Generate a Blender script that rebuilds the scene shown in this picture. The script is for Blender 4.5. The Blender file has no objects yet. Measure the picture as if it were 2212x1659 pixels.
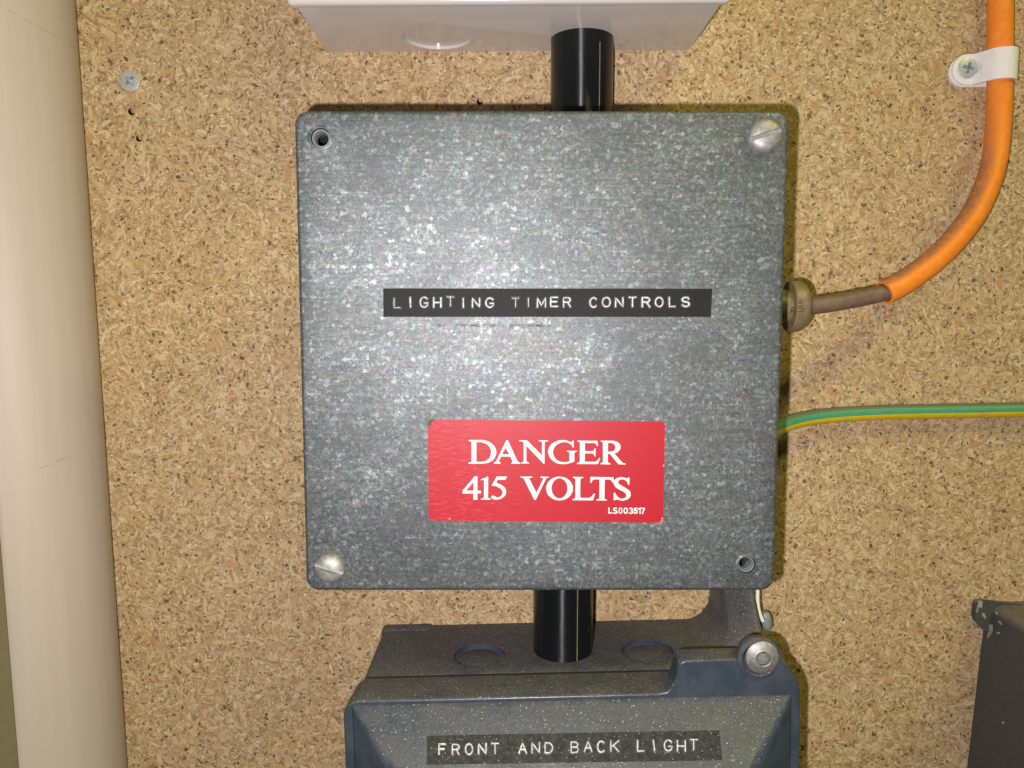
import bpy, bmesh, math, random
from math import sin, cos, pi, radians
from mathutils import Vector, Matrix
from mathutils.geometry import tessellate_polygon

SC = bpy.context.scene
COL = SC.collection
random.seed(7)

# ------------------------------------------------------------------ camera
D = 0.317                       # metres from the lens to the board
TILT = radians(5.3)             # camera looks slightly down
FPX, CX, CY = 1662.0, 1106.0, 829.5
cam_d = bpy.data.cameras.new('camera'); cam = bpy.data.objects.new('camera', cam_d); COL.objects.link(cam)
cam_d.sensor_width = 36.0; cam_d.lens = FPX / 2212.0 * 36.0
cam_d.clip_start = 0.005; cam_d.clip_end = 20
cam.location = (0, -D, 0); cam.rotation_euler = (pi / 2 - TILT, 0, 0)
SC.camera = cam

# ------------------------------------------------------------------ world, lamps, exposure
w = bpy.data.worlds.new('World'); SC.world = w; w.use_nodes = True
w.node_tree.nodes['Background'].inputs[0].default_value = (0.9, 0.95, 0.75, 1)
w.node_tree.nodes['Background'].inputs[1].default_value = 0.035
SC.view_settings.view_transform = 'Standard'; SC.view_settings.look = 'None'
SC.view_settings.exposure = 0.0; SC.view_settings.gamma = 1.0

fl = bpy.data.lights.new('phone_flash', 'POINT'); flo = bpy.data.objects.new('phone_flash', fl); COL.objects.link(flo)
fl.energy = 4.25; fl.shadow_soft_size = 0.0022; fl.color = (1.0, 0.945, 0.95)
flo.location = (-0.0145, -D, -0.0105)

tb = bpy.data.lights.new('ceiling_tube', 'AREA'); tbo = bpy.data.objects.new('ceiling_tube', tb); COL.objects.link(tbo)
tb.shape = 'RECTANGLE'; tb.size = 1.2; tb.size_y = 0.045; tb.energy = 9.6; tb.color = (1.0, 0.965, 0.26)
tbo.location = (0.75, -0.80, 1.05)
tbo.rotation_euler = (Vector((0, 0, 0)) - tbo.location).to_track_quat('-Z', 'Y').to_euler()

# ------------------------------------------------------------------ measuring helpers (photo survey -> metres)
K = 2212 / 4032
def ray(px, py):
    xc = (px - CX) / FPX; yc = -(py - CY) / FPX
    return Vector((xc, cos(TILT) + yc * sin(TILT), -sin(TILT) + yc * cos(TILT)))
def at(px, py, Y):
    d = ray(px, py); s = (Y + D) / d.y
    return Vector((d.x * s, Y, d.z * s))
def on_plane(px, py, p0, n):
    d = ray(px, py); o = Vector((0, -D, 0))
    return o + d * ((p0 - o).dot(n) / d.dot(n))
def crop(ox, oy, sc):
    return lambda x, y: ((ox + x / sc) * K, (oy + y / sc) * K)

# ------------------------------------------------------------------ material helpers
def nd(nt, typ, ins=None, **attrs):
    n = nt.nodes.new(typ)
    for k, v in attrs.items(): setattr(n, k, v)
    for k, v in (ins or {}).items():
        s = n.inputs[k]
        if isinstance(v, bpy.types.NodeSocket): nt.links.new(v, s)
        else: s.default_value = v
    return n
class M:
    def __init__(s, name):
        s.m = bpy.data.materials.new(name); s.m.use_nodes = True
        s.nt = s.m.node_tree; s.b = s.nt.nodes['Principled BSDF']
        s.co = nd(s.nt, 'ShaderNodeTexCoord').outputs['Object']
        s.mm = s.vs(s.co, 1000.0)
    def n(s, typ, ins=None, **a): return nd(s.nt, typ, ins, **a)
    def vs(s, v, k):
        return s.n('ShaderNodeVectorMath', {0: v, 'Scale': k}, operation='SCALE').outputs[0]
    def vop(s, op, a, b): return s.n('ShaderNodeVectorMath', {0: a, 1: b}, operation=op).outputs[0]
    def op(s, op, a, b=0.0, c=0.0, clamp=False):
        return s.n('ShaderNodeMath', {0: a, 1: b, 2: c}, operation=op, use_clamp=clamp).outputs[0]
    def step(s, v, a, b, lo=0.0, hi=1.0):
        return s.n('ShaderNodeMapRange', {'Value': v, 'From Min': a, 'From Max': b, 'To Min': lo, 'To Max': hi}, interpolation_type='SMOOTHSTEP').outputs[0]
    def mix(s, f, a, b, blend='MIX'):
        n = s.n('ShaderNodeMix', {0: f}, data_type='RGBA', blend_type=blend)
        for i, v in ((6, a), (7, b)):
            if isinstance(v, bpy.types.NodeSocket): s.nt.links.new(v, n.inputs[i])
            else: n.inputs[i].default_value = (*v, 1) if len(v) == 3 else v
        return n.outputs[2]
    def ramp(s, v, stops, interp='LINEAR'):
        n = s.n('ShaderNodeValToRGB', {0: v}); r = n.color_ramp; r.interpolation = interp
        while len(r.elements) < len(stops): r.elements.new(0.5)
        for e, (p, c) in zip(r.elements, stops):
            e.position = p; e.color = (*c, 1) if not isinstance(c, (int, float)) else (c, c, c, 1)
        return n.outputs[0]
    def noise(s, v, scale, detail=2.0, rough=0.5):
        return s.n('ShaderNodeTexNoise', {'Vector': v, 'Scale': scale, 'Detail': detail, 'Roughness': rough})
    def vor(s, v, scale, feature='F1', **a):
        return s.n('ShaderNodeTexVoronoi', {'Vector': v, 'Scale': scale}, feature=feature, **a)
    def sep(s, v):
        return s.n('ShaderNodeSeparateXYZ', {0: v}).outputs
    def bump(s, h, strength=0.3, dist=0.0002):
        o = s.n('ShaderNodeBump', {'Height': h, 'Strength': strength, 'Distance': dist}).outputs[0]
        s.nt.links.new(o, s.b.inputs['Normal']); return o
    def set(s, **kw):
        names = dict(color='Base Color', rough='Roughness', metal='Metallic', spec='Specular IOR Level', coat='Coat Weight')
        for k, v in kw.items():
            i = s.b.inputs[names[k]]
            if isinstance(v, bpy.types.NodeSocket): s.nt.links.new(v, i)
            else: i.default_value = (*v, 1) if k == 'color' else v
        return s.m

def chipboard():
    m = M('chipboard'); mm = m.mm
    wv = m.vs(m.vop('SUBTRACT', m.noise(mm, 0.8, 3).outputs['Color'], (0.5, 0.5, 0.5)), .55)
    co = m.vop('ADD', mm, wv)
    pat = m.noise(mm, .06, 3).outputs[0]
    def chips(cell, sx, sz, seed):
        c2 = m.vop('ADD', co, (seed, seed * 1.7, -seed))
        a = m.vor(c2, 1.0 / cell).outputs['Color']
        ang = m.op('MULTIPLY', m.sep(a)[0], 6.283)
        r = m.n('ShaderNodeVectorRotate', {'Vector': c2, 'Angle': ang}, rotation_type='Y_AXIS').outputs[0]
        r = m.vop('MULTIPLY', r, (1 / sx, 1 / sx, 1 / sz))
        r = m.vop('ADD', r, m.vs(a, 40.0))
        v = m.vor(r, 1.0)
        return m.sep(v.outputs['Color']), v.outputs['Distance']
    c1, d1 = chips(4.0, 0.95, 3.3, 3.0)
    base = m.ramp(c1[0], [(0.0, (0.254, 0.160, 0.079)), (.14, (0.347, 0.228, 0.116)), (.3, (0.423, 0.292, 0.154)), (.62, (0.470, 0.333, 0.175)), (.86, (0.554, 0.415, 0.231)), (1.0, (0.658, 0.538, 0.342))])
    # small shavings
    c3, d3 = chips(3.0, 0.62, 2.3, 31.0)
    c = m.mix(m.step(c3[0], .50, .54, 0, .85), base, m.ramp(c3[1], [(0, (0.235, 0.151, 0.077)), (.18, (0.385, 0.260, 0.133)), (.55, (0.479, 0.342, 0.184)), (.8, (0.583, 0.442, 0.253)), (1, (0.695, 0.583, 0.394))]))
    # long pale / orange shavings
    c2, d2 = chips(6.0, 1.05, 5.4, 57.0)
    c = m.mix(m.step(c2[0], .80, .81, 0, .85), c, m.ramp(c2[1], [(0, (0.489, 0.274, 0.120)), (.25, (0.517, 0.351, 0.171)), (.7, (0.564, 0.420, 0.227)), (1, (0.658, 0.519, 0.317))]))
    c5, d5 = chips(9.0, 2.4, 6.0, 83.0)
    c = m.mix(m.step(c5[0], .955, .96, 0, .85), c, m.ramp(c5[1], [(0, (0.450, 0.246, 0.111)), (.5, (0.544, 0.383, 0.197)), (1, (0.620, 0.474, 0.265))]))
    # joints between shavings
    c = m.mix(m.step(d1, .55, .95, 0, .42), c, (0.207, 0.128, 0.066))
    # bark and gaps
    c6, d6 = chips(2.7, 1.0, 1.75, 19.0)
    fk = m.op('MULTIPLY', m.op('GREATER_THAN', c6[0], .94), m.op('LESS_THAN', d6, .52))
    c = m.mix(m.op('MULTIPLY', fk, .85), c, m.ramp(c6[1], [(0, (.075, .046, .028)), (.55, (.125, .072, .04)), (1, (.21, .12, .065))]))
    c8, d8 = chips(5.0, 1.9, 2.6, 119.0)
    fk8 = m.op('MULTIPLY', m.op('GREATER_THAN', c8[0], .975), m.op('LESS_THAN', d8, .40))
    c = m.mix(m.op('MULTIPLY', fk8, .9), c, m.ramp(c8[1], [(0, (.10, .05, .026)), (1, (.20, .10, .05))]))
    c7, d7 = chips(1.7, 0.45, 0.95, 71.0)
    fk2 = m.op('MULTIPLY', m.op('GREATER_THAN', c7[0], m.step(pat, .3, .7, .985, .93)), m.op('LESS_THAN', d7, .55))
    c = m.mix(m.op('MULTIPLY', fk2, .6), c, m.ramp(c7[1], [(0, (0.066, 0.042, 0.026)), (1, (0.160, 0.104, 0.058))]))
    # board-wide tone drift
    big = m.noise(mm, .02, 3).outputs[0]
    c = m.mix(m.step(big, .35, .7, 0, .35), c, m.mix(1.0, c, (.93, .86, .74), 'MULTIPLY'))
    h = m.op('SUBTRACT', m.op('MULTIPLY', c1[0], .7), m.op('ADD', fk, fk2))
    m.bump(h, .35, .00025)
    return m.set(color=c, rough=.72, spec=.25)

def galvanised(name='galvanised_steel', marks=False):
    m = M(name); mm = m.mm
    wv = m.vs(m.vop('SUBTRACT', m.noise(mm, 1.6, 2).outputs['Color'], (.5, .5, .5)), .5)
    co = m.vop('ADD', mm, wv)
    a = m.sep(m.vor(m.vop('MULTIPLY', co, (1, 1, 1.2)), .84, distance='MANHATTAN').outputs['Color'])          # large spangles
    b = m.sep(m.vor(m.vop('ADD', m.vop('MULTIPLY', co, (1.2, 1, 1)), (40, 7, 3)), 1.25).outputs['Color'])
    c = m.sep(m.vor(m.vop('ADD', mm, (11, 5, 60)), 2.6).outputs['Color'])
    e = m.sep(m.vor(m.vop('ADD', mm, (1, 25, 6)), 4.6).outputs['Color'])
    lines = m.noise(m.vop('MULTIPLY', mm, (.06, 1, 1.5)), 1.0, 3, .6).outputs[0]
    patch = m.noise(mm, .07, 4).outputs[0]
    v = m.op('ADD', m.op('MULTIPLY', m.step(a[0], .86, .90), m.op('MULTIPLY_ADD', a[2], .30, .10)), m.op('MULTIPLY', m.step(b[0], .80, .84), m.op('MULTIPLY_ADD', b[2], .18, .04)))
    v = m.op('ADD', v, m.op('MULTIPLY', a[1], .14))
    v = m.op('ADD', v, m.op('MULTIPLY', b[1], .14))
    v = m.op('ADD', v, m.op('ADD', m.op('MULTIPLY', c[0], .20), m.op('MULTIPLY', e[0], .16)))
    v = m.op('ADD', v, m.op('MULTIPLY', m.op('SUBTRACT', lines, .5), .35))
    v = m.op('MULTIPLY', v, m.step(patch, .25, .75, .8, 1.15))
    scr = m.noise(m.vop('MULTIPLY', mm, (.018, 1, 2.4)), 1.0, 2, .5).outputs[0]
    v = m.op('ADD', v, m.step(scr, .70, .76, 0, .16))
    smg = m.noise(mm, .022, 4, .6).outputs[0]
    v = m.op('MULTIPLY', v, m.step(smg, .3, .65, .82, 1.05))
    col = m.ramp(v, [(0, (.070, .077, .081)), (.28, (.126, .138, .144)), (.55, (.215, .234, .242)), (1.0, (.41, .45, .462))])
    hue = m.mix(.06, col, m.vor(co, .62).outputs['Color'], 'OVERLAY')
    rough = m.op('ADD', m.op('MULTIPLY', b[1], .08), .525)
    if marks:
        x, y, z = m.sep(mm)
        st = m.op('MULTIPLY', m.step(m.noise(m.vop('MULTIPLY', mm, (.035, 1, .12)), 1.0, 4, .65).outputs[0], .50, .68), m.step(m.op('ABSOLUTE', m.op('SUBTRACT', z, 66)), 12, 34, .26, 0))
        hue = m.mix(st, hue, (.13, .105, .08))
        # dark scored line below the tape, and two rust spots
        n1 = m.noise(m.vop('MULTIPLY', mm, (.5, 1, 2.5)), 1.0, 4, .7).outputs[0]
        zz = m.op('ADD', m.op('ABSOLUTE', m.op('SUBTRACT', z, MARK[1])), 0)
        k = m.op('MULTIPLY', m.step(zz, .28, .62, 1, 0), m.step(m.op('ABSOLUTE', m.op('SUBTRACT', x, MARK[0])), 15, 22, 1, 0))
        k = m.op('MULTIPLY', k, m.op('MULTIPLY', m.step(n1, .42, .58), m.step(m.noise(mm, .25, 3).outputs[0], .38, .56, .15, .9)))
        hue = m.mix(k, hue, (.035, .03, .022))
        for (rx, rz, rr) in RUST:
            dd = m.op('SQRT', m.op('ADD', m.op('POWER', m.op('SUBTRACT', x, rx), 2), m.op('POWER', m.op('MULTIPLY', m.op('SUBTRACT', z, rz), 1.6), 2)))
            k2 = m.op('MULTIPLY', m.step(dd, rr * .3, rr, 1, 0), m.step(m.noise(mm, 1.4, 3).outputs[0], .46, .60))
            hue = m.mix(m.op('MULTIPLY', k2, .8), hue, (.13, .075, .045))
    h = m.op('ADD', m.op('MULTIPLY', a[1], .5), m.op('ADD', m.op('MULTIPLY', c[1], .7), m.op('MULTIPLY', lines, .8)))
    if marks:                                       # bump gradient tilts the normals to move the flash glow up and left
        hx, hy, hz = m.sep(mm)
        h = m.op('ADD', h, m.op('ADD', m.op('MULTIPLY', hz, 1.6), m.op('MULTIPLY', hx, -.7)))
    m.bump(h, .15, .00012)
    return m.set(color=hue, rough=rough, metal=.72, spec=.5)

def plain(name, col, rough, metal=0.0, nb=0.0, var=0.0, spec=.5, nscale=1.0, coat=0.0):
    m = M(name); c = col
    if var:
        n = m.noise(m.mm, .35 * nscale, 4, .6).outputs[0]
        c = m.mix(m.step(n, .3, .7), tuple(v * (1 - var) for v in col), tuple(min(1, v * (1 + var)) for v in col))
    if nb: m.bump(m.noise(m.mm, 2.2 * nscale, 2).outputs[0], nb, .0002)
    return m.set(color=c, rough=rough, metal=metal, spec=spec, coat=coat)

def dusty_paint(name='dusty_slate_paint', extra=0.0):
    m = M(name); mm = m.mm
    nz = m.sep(m.n('ShaderNodeNewGeometry').outputs['Normal'])[2]
    n1 = m.noise(mm, .12, 4, .6).outputs[0]; n2 = m.noise(mm, 1.8, 3, .7).outputs[0]
    paint = m.mix(m.step(n1, .35, .65), (.036, .050, .068), (.054, .070, .090))
    dsum = m.op('ADD', nz, m.op('ADD', m.op('MULTIPLY', m.op('SUBTRACT', n1, .50), 1.2), m.op('MULTIPLY', m.op('SUBTRACT', n2, .5), .9)))
    dustf = m.op('MULTIPLY', m.step(m.op('ADD', dsum, extra), .22, 1.40), m.step(nz, .05 - extra, .3 - extra * 1.2))
    dust = m.mix(m.step(m.noise(mm, .9, 3).outputs[0], .35, .7), (.098, .088, .077), (.145, .130, .114))
    c = m.mix(m.op('MULTIPLY', dustf, .92), paint, dust)
    # pale grit lying on the ledges
    v = m.vor(mm, 1.45); vr = m.sep(v.outputs['Color'])
    spk = m.op('LESS_THAN', v.outputs['Distance'], m.op('MULTIPLY', m.step(vr[0], .50, 1.0), .25))
    v3 = m.vor(m.vop('ADD', mm, (25, 2, 8)), 3.4); v3r = m.sep(v3.outputs['Color'])
    s3 = m.op('MULTIPLY', m.op('LESS_THAN', v3.outputs['Distance'], m.op('MULTIPLY', m.step(v3r[0], .35, 1.0), .36)), m.step(nz, .12, .5))
    c = m.mix(m.op('MULTIPLY', s3, .6), c, (.24, .215, .19))
    spk = m.op('MULTIPLY', spk, m.step(nz, .12, .45))
    c = m.mix(m.op('MULTIPLY', spk, .9), c, m.ramp(vr[1], [(0, (.32, .30, .27)), (.7, (.5, .48, .44)), (1, (.85, .85, .82))]))
    v2 = m.vor(m.vop('ADD', mm, (5, 9, 2)), 2.1); v2r = m.sep(v2.outputs['Color'])
    s2 = m.op('MULTIPLY', m.op('LESS_THAN', v2.outputs['Distance'], m.op('MULTIPLY', m.step(v2r[0], .62, 1.0), .26)), m.step(nz, .12, .5))
    c = m.mix(m.op('MULTIPLY', s2, .55), c, (.40, .36, .31))
    m.bump(m.op('ADD', m.noise(mm, .75, 3).outputs[0], m.op('ADD', spk, m.op('MULTIPLY', n2, dustf))), .30, .0003)
    r = m.op('ADD', m.op('MULTIPLY', dustf, .40), .30)
    return m.set(color=c, rough=r, spec=m.op('MULTIPLY_ADD', m.step(dustf, 0, .6), -.42, .5))

def red_vinyl():
    m = M('red_vinyl'); mm = m.mm; x, y, z = m.sep(mm)
    s1 = m.noise(m.vop('MULTIPLY', mm, (.22, 1, 2.6)), 1.0, 4, .65).outputs[0]
    rot = m.n('ShaderNodeVectorRotate', {'Vector': mm, 'Angle': .35}, rotation_type='Y_AXIS').outputs[0]
    s2 = m.noise(m.vop('MULTIPLY', rot, (.28, 1, 3.0)), 1.0, 4, .65).outputs[0]
    left = m.step(m.op('ADD', x, m.op('MULTIPLY', m.noise(mm, .09, 3).outputs[0], 26)), -4, 22, 1, .08)
    f = m.op('MULTIPLY', m.op('MAXIMUM', m.step(s1, .54, .62), m.step(s2, .57, .66)), left)
    c = m.mix(m.op('MULTIPLY', f, .26), (.385, .010, .020), (.66, .16, .18))
    v = m.vor(mm, .35); vr = m.sep(v.outputs['Color'])
    sp = m.op('LESS_THAN', v.outputs['Distance'], m.op('MULTIPLY', m.step(vr[0], .7, 1), .13))
    c = m.mix(m.op('MULTIPLY', sp, .6), c, (.85, .45, .42))
    # torn, blackened corner
    tx = m.op('SUBTRACT', x, TEAR[0]); tz = m.op('SUBTRACT', TEAR[1], z)
    t = m.op('ADD', m.op('ADD', tx, tz), m.op('MULTIPLY', m.noise(mm, .9, 3).outputs[0], 3.0))
    c = m.mix(m.step(t, 3.4, 4.4, .95, 0), c, (.05, .03, .02))
    t2 = m.op('ADD', m.op('SUBTRACT', TEAR[2], x), m.op('ADD', m.op('SUBTRACT', z, TEAR[3]), m.op('MULTIPLY', m.noise(mm, 1.4, 3).outputs[0], 3.5)))
    c = m.mix(m.step(t2, 2.6, 3.6, .5, 0), c, (.75, .38, .30))
    m.bump(m.op('ADD', s1, m.noise(mm, .5, 2).outputs[0]), .10, .0001)
    return m.set(color=c, rough=.45, spec=.28)

def tape_black(name='black_label_tape', grit=0.0):
    m = M(name); mm = m.mm
    v = m.vor(mm, 2.6); vr = m.sep(v.outputs['Color'])
    sp = m.op('LESS_THAN', v.outputs['Distance'], m.op('MULTIPLY', m.step(vr[0], .6, 1), .24))
    c = m.mix(m.op('MULTIPLY', sp, .5), (.008, .008, .009), (.09, .088, .085))
    n = m.noise(mm, 2.0, 3).outputs[0]
    c = m.mix(m.step(n, .5, .8, 0, .25), c, (.075, .073, .07))
    if grit:
        c = m.mix(m.step(m.noise(mm, .5, 4, .7).outputs[0], .35, .7, .15, .6), c, (.075, .071, .068))
        g = m.vor(m.vop('ADD', mm, (3, 8, 1)), 1.3); gr = m.sep(g.outputs['Color'])
        c = m.mix(m.op('MULTIPLY', m.op('LESS_THAN', g.outputs['Distance'], m.op('MULTIPLY', m.step(gr[0], .55, 1), .26)), .75), c, (.36, .34, .32))
        g = m.vor(m.vop('ADD', mm, (13, 1, 7)), 3.2); gr = m.sep(g.outputs['Color'])
        c = m.mix(m.op('MULTIPLY', m.op('LESS_THAN', g.outputs['Distance'], m.op('MULTIPLY', m.step(gr[0], .45, 1), .34)), .5), c, (.19, .175, .16))
    m.bump(m.noise(mm, 3.0, 2).outputs[0], .12, .0001)
    return m.set(color=c, rough=.62, spec=.22)

def black_plastic():
    m = M('black_conduit_plastic'); mm = m.mm
    s1 = m.noise(m.vop('MULTIPLY', mm, (1.3, 1.3, .16)), 1.0, 4, .7).outputs[0]
    v = m.vor(m.vop('MULTIPLY', mm, (1.0, .3, .45)), .42); vr = m.sep(v.outputs['Color'])
    sp = m.op('LESS_THAN', v.outputs['Distance'], m.op('MULTIPLY', m.step(vr[0], .72, 1), .09))
    c = m.mix(m.step(s1, .60, .78, 0, .12), (.0065, .0075, .0085), (.06, .06, .06))
    c = m.mix(m.op('MULTIPLY', sp, .7), c, (.22, .22, .20))
    m.bump(s1, .05, .0001)
    m.b.inputs['Anisotropic'].default_value = .96; m.b.inputs['Anisotropic Rotation'].default_value = .25
    m.nt.links.new(m.n('ShaderNodeTangent', direction_type='RADIAL', axis='Z').outputs[0], m.b.inputs['Tangent'])
    return m.set(color=c, rough=m.step(s1, .4, .8, .28, .38), spec=.5)

def cream_paint():
    m = M('cream_paint'); mm = m.mm; x, y, z = m.sep(mm)
    n = m.noise(m.vop('MULTIPLY', mm, (.25, .25, .012)), 1.0, 3, .5).outputs[0]
    c = m.mix(m.step(n, .3, .75), (.435, .368, .306), (.455, .388, .326))
    brk = m.noise(mm, .55, 3).outputs[0]
    for (x0, z0, x1, z1) in HAIRLINES:
        sl = (z1 - z0) / (x1 - x0)
        d = m.op('ABSOLUTE', m.op('SUBTRACT', z, m.op('ADD', m.op('MULTIPLY', m.op('SUBTRACT', x, x0), sl), z0)))
        d = m.op('ADD', d, m.op('MULTIPLY', m.op('SUBTRACT', brk, .5), .25))
        k = m.op('MULTIPLY', m.step(d, .08, .22, 1, 0), m.op('MULTIPLY', m.op('GREATER_THAN', x, x0), m.op('LESS_THAN', x, x1)))
        c = m.mix(m.op('MULTIPLY', k, m.step(brk, .40, .62, .05, .75)), c, (.20, .165, .13))
    m.bump(m.op('ADD', m.op('MULTIPLY', n, .2), m.op('MULTIPLY', m.noise(mm, 1.1, 2).outputs[0], .5)), .10, .0002)
    return m.set(color=c, rough=.5, spec=.35)

def white_enamel():
    m = M('white_enamel'); mm = m.mm
    n = m.noise(m.vop('MULTIPLY', mm, (.5, 1, 1)), 1.3, 3).outputs[0]
    dirt = m.noise(mm, .1, 4).outputs[0]
    c = m.mix(m.step(dirt, .4, .75, 0, .35), (.60, .55, .51), (.54, .49, .45))
    m.bump(n, .16, .00012)
    return m.set(color=c, rough=.16, spec=.5)

def wood_screw_zinc():
    m = M('zinc_plate'); n = m.noise(m.mm, 1.2, 3).outputs[0]
    c = m.mix(m.step(n, .3, .7), (.50, .53, .535), (.60, .63, .63))
    m.bump(n, .1, .0001)
    return m.set(color=c, rough=.45, metal=.45)

def cable_orange():
    m = M('orange_sheath'); mm = m.mm
    nz = m.sep(m.n('ShaderNodeNewGeometry').outputs['Normal'])[2]
    nx = m.sep(m.n('ShaderNodeNewGeometry').outputs['Normal'])[0]
    n = m.noise(mm, .35, 4, .65).outputs[0]
    g = m.noise(mm, 2.2, 3, .7).outputs[0]
    up = m.step(m.op('SUBTRACT', nz, m.op('MULTIPLY', nx, .5)), .35, 1.0)
    dust = m.op('MULTIPLY', up, m.op('ADD', m.step(n, .3, .6, .35, 1), m.op('MULTIPLY', m.op('SUBTRACT', g, .5), 1.0)), clamp=True)
    c = m.mix(m.step(n, .35, .7), (.84, .225, .018), (.90, .28, .035))
    c = m.mix(m.op('MULTIPLY', dust, .85), c, (.22, .13, .08))
    m.bump(g, .12, .0002)
    return m.set(color=c, rough=.5, spec=.35)

def green_pvc():
    m = M('green_insulation'); mm = m.mm
    nz = m.sep(m.n('ShaderNodeNewGeometry').outputs['Normal'])[2]
    n = m.noise(m.vop('MULTIPLY', mm, (.22, 1, 1)), 1.0, 4, .65).outputs[0]; g = m.noise(mm, 2.4, 3, .7).outputs[0]
    d = m.op('MULTIPLY', m.step(m.op('ADD', nz, m.op('MULTIPLY', m.op('SUBTRACT', n, .5), .9)), .42, .85), m.step(g, .3, .55, .55, 1))
    c = m.mix(m.step(n, .3, .7), (.050, .27, .14), (.075, .33, .18))
    c = m.mix(m.op('MULTIPLY', d, .85), c, (.15, .14, .095))
    m.bump(g, .1, .0002)
    return m.set(color=c, rough=.45, spec=.4)

def charcoal():
    m = M('charcoal_paint'); mm = m.mm
    nz = m.sep(m.n('ShaderNodeNewGeometry').outputs['Normal'])[2]
    n = m.noise(mm, .6, 4, .65).outputs[0]
    f = m.op('MULTIPLY', m.step(nz, .2, .8), m.step(n, .25, .6, .55, 1))
    v = m.vor(mm, .9); vr = m.sep(v.outputs['Color'])
    sp = m.op('LESS_THAN', v.outputs['Distance'], m.op('MULTIPLY', m.step(vr[0], .75, 1), .16))
    c = m.mix(m.step(n, .3, .7), (.056, .056, .053), (.072, .071, .067))
    c = m.mix(m.op('MULTIPLY', f, .9), c, (.17, .145, .125))
    c = m.mix(m.op('MULTIPLY', sp, .5), c, (.25, .24, .22))
    m.bump(n, .15, .0002)
    return m.set(color=c, rough=.6, spec=.35)

# ------------------------------------------------------------------ mesh helpers
def finish(name, bm, material, parent=None, smooth=40, mats=None):
    if parent is not None:
        bmesh.ops.translate(bm, verts=bm.verts, vec=-parent.matrix_basis.translation if parent.parent is None else -(parent.parent.location))
    me = bpy.data.meshes.new(name); bm.to_mesh(me); bm.free()
    for x in (mats or [material]): me.materials.append(x)
    if smooth:
        for p in me.polygons: p.use_smooth = True
        me.set_sharp_from_angle(angle=radians(smooth))
    o = bpy.data.objects.new(name, me); COL.objects.link(o)
    if parent is not None: o.parent = parent
    return o
def thing(name, label, cat, loc, group=None):
    o = bpy.data.objects.new(name, None); COL.objects.link(o); o.location = loc
    o.empty_display_size = .01
    o['label'] = label; o['category'] = cat
    if group: o['group'] = group
    return o
def fix(bm):
    bmesh.ops.recalc_face_normals(bm, faces=bm.faces); return bm

def rrect(x0, x1, z0, z1, r, n=6):
    """rounded rectangle, counter-clockwise seen from the front (-Y)"""
    rr = r if isinstance(r, (list, tuple)) else (r,) * 4      # BL, BR, TR, TL
    pts = []
    for (cx, cz, a0, q) in ((x0, z0, pi, rr[0]), (x1, z0, 1.5 * pi, rr[1]), (x1, z1, 0, rr[2]), (x0, z1, .5 * pi, rr[3])):
        sx = 1 if cx == x0 else -1; sz = 1 if cz == z0 else -1
        ox, oz = cx + sx * q, cz + sz * q
        for i in range(n + 1):
            a = a0 + i / n * pi / 2
            pts.append((ox + q * cos(a), oz + q * sin(a)))
    return pts
def inset(pts, d):
    n = len(pts); out = []
    for i in range(n):
        p0, p1, p2 = Vector(pts[i - 1]), Vector(pts[i]), Vector(pts[(i + 1) % n])
        a = (p1 - p0); b = (p2 - p1)
        if a.length < 1e-9: a = b
        if b.length < 1e-9: b = a
        a.normalize(); b.normalize()
        na, nb = Vector((-a.y, a.x)), Vector((-b.y, b.x))
        nn = (na + nb)
        if nn.length < 1e-6: nn = na.copy()
        nn.normalize(); k = d / max(.35, nn.dot(na))
        out.append((p1.x + nn.x * k, p1.y + nn.y * k))
    return out
def loft(bm, rings, cap0=True, cap1=True):
    vs = [[bm.verts.new(p) for p in r] for r in rings]
    for a, b in zip(vs, vs[1:]):
        n = len(a)
        for i in range(n): bm.faces.new((a[i], a[(i + 1) % n], b[(i + 1) % n], b[i]))
    if cap0: bm.faces.new(vs[0])
    if cap1: bm.faces.new(list(reversed(vs[-1])))
    return vs
def prism(bm, outline, yb, yf, bev, seg=4, cap_back=True):
    """solid standing on plane yb, front face at yf (more negative), rounded front rim"""
    rings = [[(x, yb, z) for x, z in outline]]
    for i in range(seg + 1):
        a = i / seg * pi / 2
        rings.append([(x, yf + bev * (1 - sin(a)), z) for x, z in inset(outline, bev * (1 - cos(a)))])
    loft(bm, rings, cap_back, True)
def box(bm, x0, x1, y0, y1, z0, z1):
    loft(bm, [[(x0, y0, z0), (x1, y0, z0), (x1, y0, z1), (x0, y0, z1)], [(x0, y1, z0), (x1, y1, z0), (x1, y1, z1), (x0, y1, z1)]])
def lathe(bm, prof, origin, axis, n=40):
    """prof: (radius, height along axis)"""
    axis = Vector(axis).normalized(); q = axis.to_track_quat('Z', 'Y').to_matrix()
    o = Vector(origin); prev = None
    for r, h in prof:
        if r < 1e-7: ring = [bm.verts.new(o + axis * h)]
        else: ring = [bm.verts.new(o + q @ Vector((r * cos(2 * pi * i / n), r * sin(2 * pi * i / n), h))) for i in range(n)]
        if prev:
            for i in range(n):
                j = (i + 1) % n
                if len(ring) == 1 and len(prev) == 1: break
                if len(ring) == 1: bm.faces.new((prev[i], prev[j], ring[0]))
                elif len(prev) == 1: bm.faces.new((prev[0], ring[j], ring[i]))
                else: bm.faces.new((prev[i], prev[j], ring[j], ring[i]))
        prev = ring
def smooth_path(pts, n=8):
    P = [Vector(p) for p in pts]; out = []
    Q = [2 * P[0] - P[1]] + P + [2 * P[-1] - P[-2]]
    for i in range(1, len(Q) - 2):
        p0, p1, p2, p3 = Q[i - 1:i + 3]
        for k in range(n):
            t = k / n
            out.append(.5 * ((2 * p1) + (p2 - p0) * t + (2 * p0 - 5 * p1 + 4 * p2 - p3) * t * t + (3 * p1 - p0 - 3 * p2 + p3) * t ** 3))
    out.append(P[-1]); return out
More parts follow.
